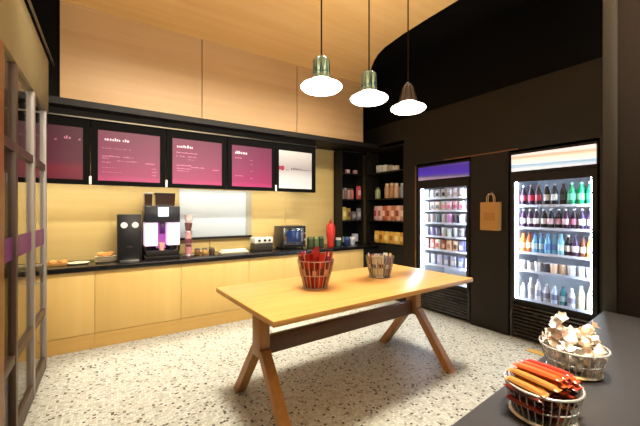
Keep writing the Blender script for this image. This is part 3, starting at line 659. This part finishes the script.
def bar(n, c, w, h, d, cl):
    if n not in BAR:
        BAR[n] = [('wrapper', bag_mesh(n, c, w, h, d)), ('stripe', MB().box(-w * .8, w * .8, -d * 1.15, -d * 1.1, h * .4, h * .6).mesh('stripe', mat(n + '_s', cl, .5)))]
    return BAR[n]
def fill(cx, cy, z, rings, kinds, labelf, name, cat, group, lean):
    i = 0
    for n, r in rings:
        for k in range(n):
            a = 2 * PI * k / n + .3
            nm_, c, w, h, d_, cl = kinds[i % len(kinds)]
            o = inst(name, bar(nm_, c, w, h, d_, cl), (cx + r * math.cos(a), cy + r * math.sin(a), z), labelf(i, n, r, k), cat, group)
            q = Matrix.Rotation(a, 4, 'Z') @ Matrix.Rotation(lean * (r / .08), 4, 'Y') @ Matrix.Rotation(PI / 2, 4, 'Z')
            o.rotation_euler = q.to_euler()
            i += 1
redk = [('bar_red_%d' % k, c, .02, h, .01, cl) for k, (c, h, cl) in enumerate((((176, 22, 20), .285, (90, 14, 18)), ((140, 14, 20), .26, (210, 160, 150)), ((190, 40, 26), .295, (100, 18, 16)), ((110, 12, 18), .27, (214, 150, 140))))]
clock = lambda k, n: ('%d o\'clock' % (12 if not round(12 * k / n) % 12 else round(12 * k / n) % 12))
fill(1.445, 2.30, TZ + .0125, [(15, .082), (9, .05), (3, .02)], redk, lambda i, n, r, k: 'red wrapped bar in the nearer table basket, %s of its %s circle' % (ORD[k], 'outer' if n == 15 else 'middle' if n == 9 else 'inner'), 'chocolate_bar', 'chocolate bar', 'bars in the nearer table basket', .22)
o = inst('chocolate_bar', bar('bar_tall', (170, 20, 24), .026, .30, .012, (206, 60, 50)), (1.50, 2.37, TZ + .0325), 'tallest dark red bar sticking up from the nearer table basket', 'chocolate bar', 'bars in the nearer table basket')
palek = [('pack_pale_%d' % k, c, .024, h, .012, cl) for k, (c, h, cl) in enumerate((((226, 220, 206), .21, (120, 60, 50)), ((110, 116, 150), .20, (220, 220, 230)), ((150, 60, 56), .19, (230, 214, 190)), ((232, 200, 150), .215, (90, 60, 50)), ((90, 50, 44), .19, (226, 206, 180)), ((236, 232, 226), .205, (90, 100, 150))))]
fill(2.225, 2.36, TZ + .0125, [(10, .08), (4, .035)], palek, lambda i, n, r, k: '%s packet in the farther table basket, %s of its %s circle' % (('cream', 'slate blue', 'brick red', 'tan', 'brown', 'white')[i % 6], ORD[k], 'outer' if n == 10 else 'inner'), 'sweet_packet', 'sweet packet', 'packets in the farther table basket', .16)

# ------------------------------------------------------------------ foreground counter
t = thing('serving_counter', (1, 0, 0), 'dark grey topped counter in the right foreground carrying two sweet baskets', 'counter')
TM = Matrix.Translation((-1, 0, 0))
MB().prism([(-.6, .44), (2.5, .718), (2.5, -.55), (-.6, -.55)], .86, .90, TM).build('worktop', GREYTOP, t)
MB().prism([(-.55, .38), (2.48, .655), (2.48, -.5), (-.55, -.5)], 0, .858, TM).build('base', BLACK, t)
CZ = .9005
b1 = (1.07, .45); b2 = (1.465, .512)
basket('wire_basket', (*b1, CZ), .075, .097, .095, 'chrome wire basket of orange bars at the front of the grey counter', 30, BRIGHT, .0019)
basket('wire_basket', (*b2, CZ), .075, .105, .095, 'chrome wire basket of cream wrapped sweets by the pillar on the grey counter', 30, BRIGHT, .0019)
# orange stick packs lying across the first basket
n = 0
stick = {}
def stick_mesh(k, c, L=.17, w=.017, d=.009):
    if k not in stick:
        mb = MB(); b = bmesh.new(); rings = []
        for f, sw, sd in ((-.5, 1, .1), (-.44, .95, .25), (-.40, 1, .9), (0, 1.03, 1.1), (.40, 1, .9), (.44, .95, .25), (.5, 1, .1)):
            rings.append([b.verts.new((L * f, w * sw * y, d * sd * z)) for y, z in ((-1, 0), (-.7, .8), (0, 1), (.7, .8), (1, 0), (.7, -.8), (0, -1), (-.7, -.8))])
        for a, e in zip(rings, rings[1:]):
            for q in range(8): b.faces.new((a[q], a[(q + 1) % 8], e[(q + 1) % 8], e[q]))
        b.faces.new(rings[0]); b.faces.new(rings[-1]); bmesh.ops.recalc_face_normals(b, faces=b.faces[:]); mb._add(b)
        stick[k] = mb.mesh('wrapper', mat('stick_%d' % k, c, .3))
    return stick[k]
SC = [(186, 66, 28), (150, 44, 26), (196, 86, 40), (96, 34, 24), (168, 112, 54), (66, 34, 26)]
names = ['orange', 'rust', 'light orange', 'dark red-brown', 'amber', 'brown']
ang = math.radians(-98)
lay = 0
for z, cnt, L in ((.022, 6, .11), (.038, 6, .118), (.054, 7, .126), (.070, 7, .132), (.086, 8, .138), (.102, 7, .142), (.118, 5, .14), (.134, 3, .13)):
    for k in range(cnt):
        ci = (5, 3, 1, 5, 3, 4)[(k + lay) % 6] if lay < 5 else (4, 4, 2, 0, 1, 0, 3)[k] if lay == 5 else (4, 2, 0, 1, 0)[k] if lay == 6 else (2, 0, 1)[k]
        off = (k - (cnt - 1) / 2) * .026 * (.88 if lay < 2 else .96)
        a = ang + R.uniform(-.09, .09)
        me = stick_mesh(ci + 10 * lay, SC[ci], L * (1 if abs(off) < .05 else .8), .0115, .0078)
        o = inst('candy_bar', [('wrapper', me)], (b1[0] + off * -math.sin(ang) + R.uniform(-.006, .006), b1[1] + off * math.cos(ang) + R.uniform(-.006, .006), CZ + z), '%s wrapped bar in the front basket, layer %s from bottom, %s across' % (names[ci], ('one', 'two', 'three', 'four', 'five', 'six', 'seven', 'eight')[lay], ORD[k]), 'candy bar', 'bars in the front counter basket')
        o.rotation_euler = (R.uniform(-.15, .15), R.uniform(-.04, .04), a)
    lay += 1
# cream wrapped sweets in the second basket
def sweet(k, c):
    mb = MB(); r = .0195; b = bmesh.new(); bmesh.ops.create_icosphere(b, subdivisions=2, radius=r)
    for v in b.verts: v.co *= 1 + R.uniform(-.2, .2); v.co.z *= .85
    mb._add(b)
    for s_ in (-1, 1):
        b = bmesh.new(); nseg = 10; c0 = b.verts.new((s_ * r * .9, 0, 0)); rim = []
        for q in range(nseg):
            a = 2 * PI * q / nseg; rr = .015 * (1 + .35 * (q % 2)); rim.append(b.verts.new((s_ * (r + .011 + .006 * (q % 2)), rr * math.cos(a), rr * math.sin(a))))
        for q in range(nseg): b.faces.new((c0, rim[q], rim[(q + 1) % nseg]))
        mb._add(b)
    return mb.mesh('wrapper', mat('sweet_%d' % k, c, .35))
SWC = [(250, 238, 220), (248, 222, 210), (252, 246, 236), (238, 214, 186), (246, 234, 224)]
SW = [sweet(k, c) for k, c in enumerate(SWC)]
sn = ['cream', 'pinkish', 'ivory', 'tan', 'beige']
pts = []
for z, cnt, rr in ((.032, 8, .047), (.064, 9, .059), (.096, 11, .070), (.128, 8, .052)):
    for k in range(cnt):
        a = 2 * PI * k / cnt + z * 20; pts.append((rr * math.cos(a), rr * math.sin(a), z))
    if z < .15: pts.append((0, 0, z + .006))
pts += [(-.02, .05, .160), (-.045, .02, .158), (-.03, .035, .190), (.045, -.03, .156)]
for k, (x, y, z) in enumerate(pts):
    L_ = ('lowest', 'second', 'third', 'topmost')[0 if z < .05 else 1 if z < .08 else 2 if z < .12 else 3]
    o = inst('wrapped_sweet', [('wrapper', SW[k % 5])], (b2[0] + x, b2[1] + y, CZ + z), '%s twist-wrapped sweet in the basket by the pillar, %s layer, number %s' % (sn[k % 5], L_, ('one two three four five six seven eight nine ten eleven twelve thirteen fourteen fifteen sixteen seventeen eighteen nineteen twenty twenty-one twenty-two twenty-three twenty-four twenty-five twenty-six twenty-seven twenty-eight twenty-nine thirty thirty-one thirty-two thirty-three thirty-four thirty-five thirty-six thirty-seven thirty-eight thirty-nine forty forty-one forty-two forty-three forty-four forty-five forty-six').split()[k]), 'sweet', 'sweets in the basket by the pillar')
    o.rotation_euler = (R.uniform(-.5, .5), R.uniform(-.7, .7), R.uniform(0, 6.28))

# small flat ochre patch on the floor by the fridge
tag(MB().prism([(-.05, -.12), (.04, -.13), (.055, .1), (-.04, .13)], .001, .006).build('floor_patch', mat('ochre_patch', (206, 160, 74), .5), loc=(3.80, 1.62, 0)), 'small ochre patch on the floor in front of the white-topped fridge', 'sticker')

# ------------------------------------------------------------------ pendants
for k, x in enumerate((1.49, 2.015, 2.535)):
    t = thing('pendant_lamp', (x, 2.28, 2.495), ['glowing white pendant lamp nearest the back-left, before the wood wall', 'glowing white pendant lamp hanging in the middle of the three', 'glowing white pendant lamp before the black wall, rightmost of three'][k], 'pendant lamp', 'pendant lamps over the table')
    sh = MB().lathe([(0, .014), (.12, .01), (.150, .016), (.172, .034), (.174, .042), (.166, .052), (.135, .068), (.105, .084), (.084, .098), (0, .098)], 40).build('shade', OPAL, t)
    nk = [(0, .099), (.078, .099), (.074, .12), (.066, .14), (.068, .15), (.066, .262), (.05, .282), (.02, .30), (0, .30)] if k < 2 else [(0, .099), (.086, .099), (.078, .15), (.062, .2), (.052, .25), (.034, .278), (.016, .30), (0, .30)]
    MB().lathe(nk, 60, flute=.07, nf=12).build('neck', mat('pendant_metal', (132, 164, 166), .22, .9) if k < 2 else mat('dark_reflection_neck', (58, 44, 32), .5, .5), t)  # third neck's reflection of the black wall put into a darker metal colour
    MB().tube([(0, 0, .30), (0, 0, 1.19)], .0065).build('cord', mat('dark_red_cord', (34, 8, 8), .85, spec=.1), t)
    MB().lathe([(0, 1.175), (.05, 1.175), (.05, 1.204), (0, 1.204)], 20).build('ceiling_rose', BLACK, t)

# ------------------------------------------------------------------ lights
def area(name, loc, rot, sx, sy, power, col, spread=PI):
    l = bpy.data.lights.new(name, 'AREA'); l.shape = 'RECTANGLE'; l.size = sx; l.size_y = sy; l.energy = power; l.color = col; l.spread = spread
    o = bpy.data.objects.new(name, l); C.objects.link(o); o.location = loc; o.rotation_euler = rot
    return o
WARM = (1, .945, .79)
area('added_overhead_light', (1.7, 2.2, 3.67), (0, 0, 0), 4.3, 3.9, 142, WARM, math.radians(14))  # unseen overhead light, beam narrowed to give the table a crisp shadow
area('counter_wash_light', (1.4, 2.6, 3.62), (math.radians(37), 0, 0), 3.4, .15, 95, WARM, math.radians(84))
area('added_ceiling_uplight', (1.3, -.9, 2.3), (math.radians(150), 0, 0), 3.0, .6, 320, (1, .89, .68))  # unseen upward light behind the camera, added to brighten the ceiling
area('entry_light', (.3, .6, 3.6), (0, 0, 0), 1.2, .8, 12, WARM)
area('added_foreground_fill', (1.4, .35, 3.6), (0, 0, 0), .5, .3, 22, WARM, math.radians(50))  # unseen narrow light added to brighten the counter and sweets
area('left_room_light', (-1.5, 3.3, 3.4), (0, 0, 0), .8, 1.2, 16, WARM)
w = bpy.data.worlds.new('world'); S.world = w; w.use_nodes = True
w.node_tree.nodes['Background'].inputs['Color'].default_value = (1, .85, .68, 1)
w.node_tree.nodes['Background'].inputs['Strength'].default_value = .05

# ------------------------------------------------------------------ camera
cd = bpy.data.cameras.new('camera'); cam = bpy.data.objects.new('camera', cd); C.objects.link(cam)
cd.sensor_width = 36; cd.lens = 326 * 36 / 640; cd.shift_y = -2 / 640; cd.clip_start = .02
cam.location = (0, 0, 1.5); cam.rotation_euler = (PI / 2, 0, -math.atan2(211, 326))
S.camera = cam
S.view_settings.view_transform = 'Standard'; S.view_settings.look = 'None'; S.view_settings.gamma = 1; S.view_settings.use_curve_mapping = False
S.view_settings.exposure = -0.75
S.cycles.use_denoising = True
S.cycles.max_bounces = 10; S.cycles.diffuse_bounces = 3; S.cycles.transparent_max_bounces = 12
S.cycles.sample_clamp_indirect = 8
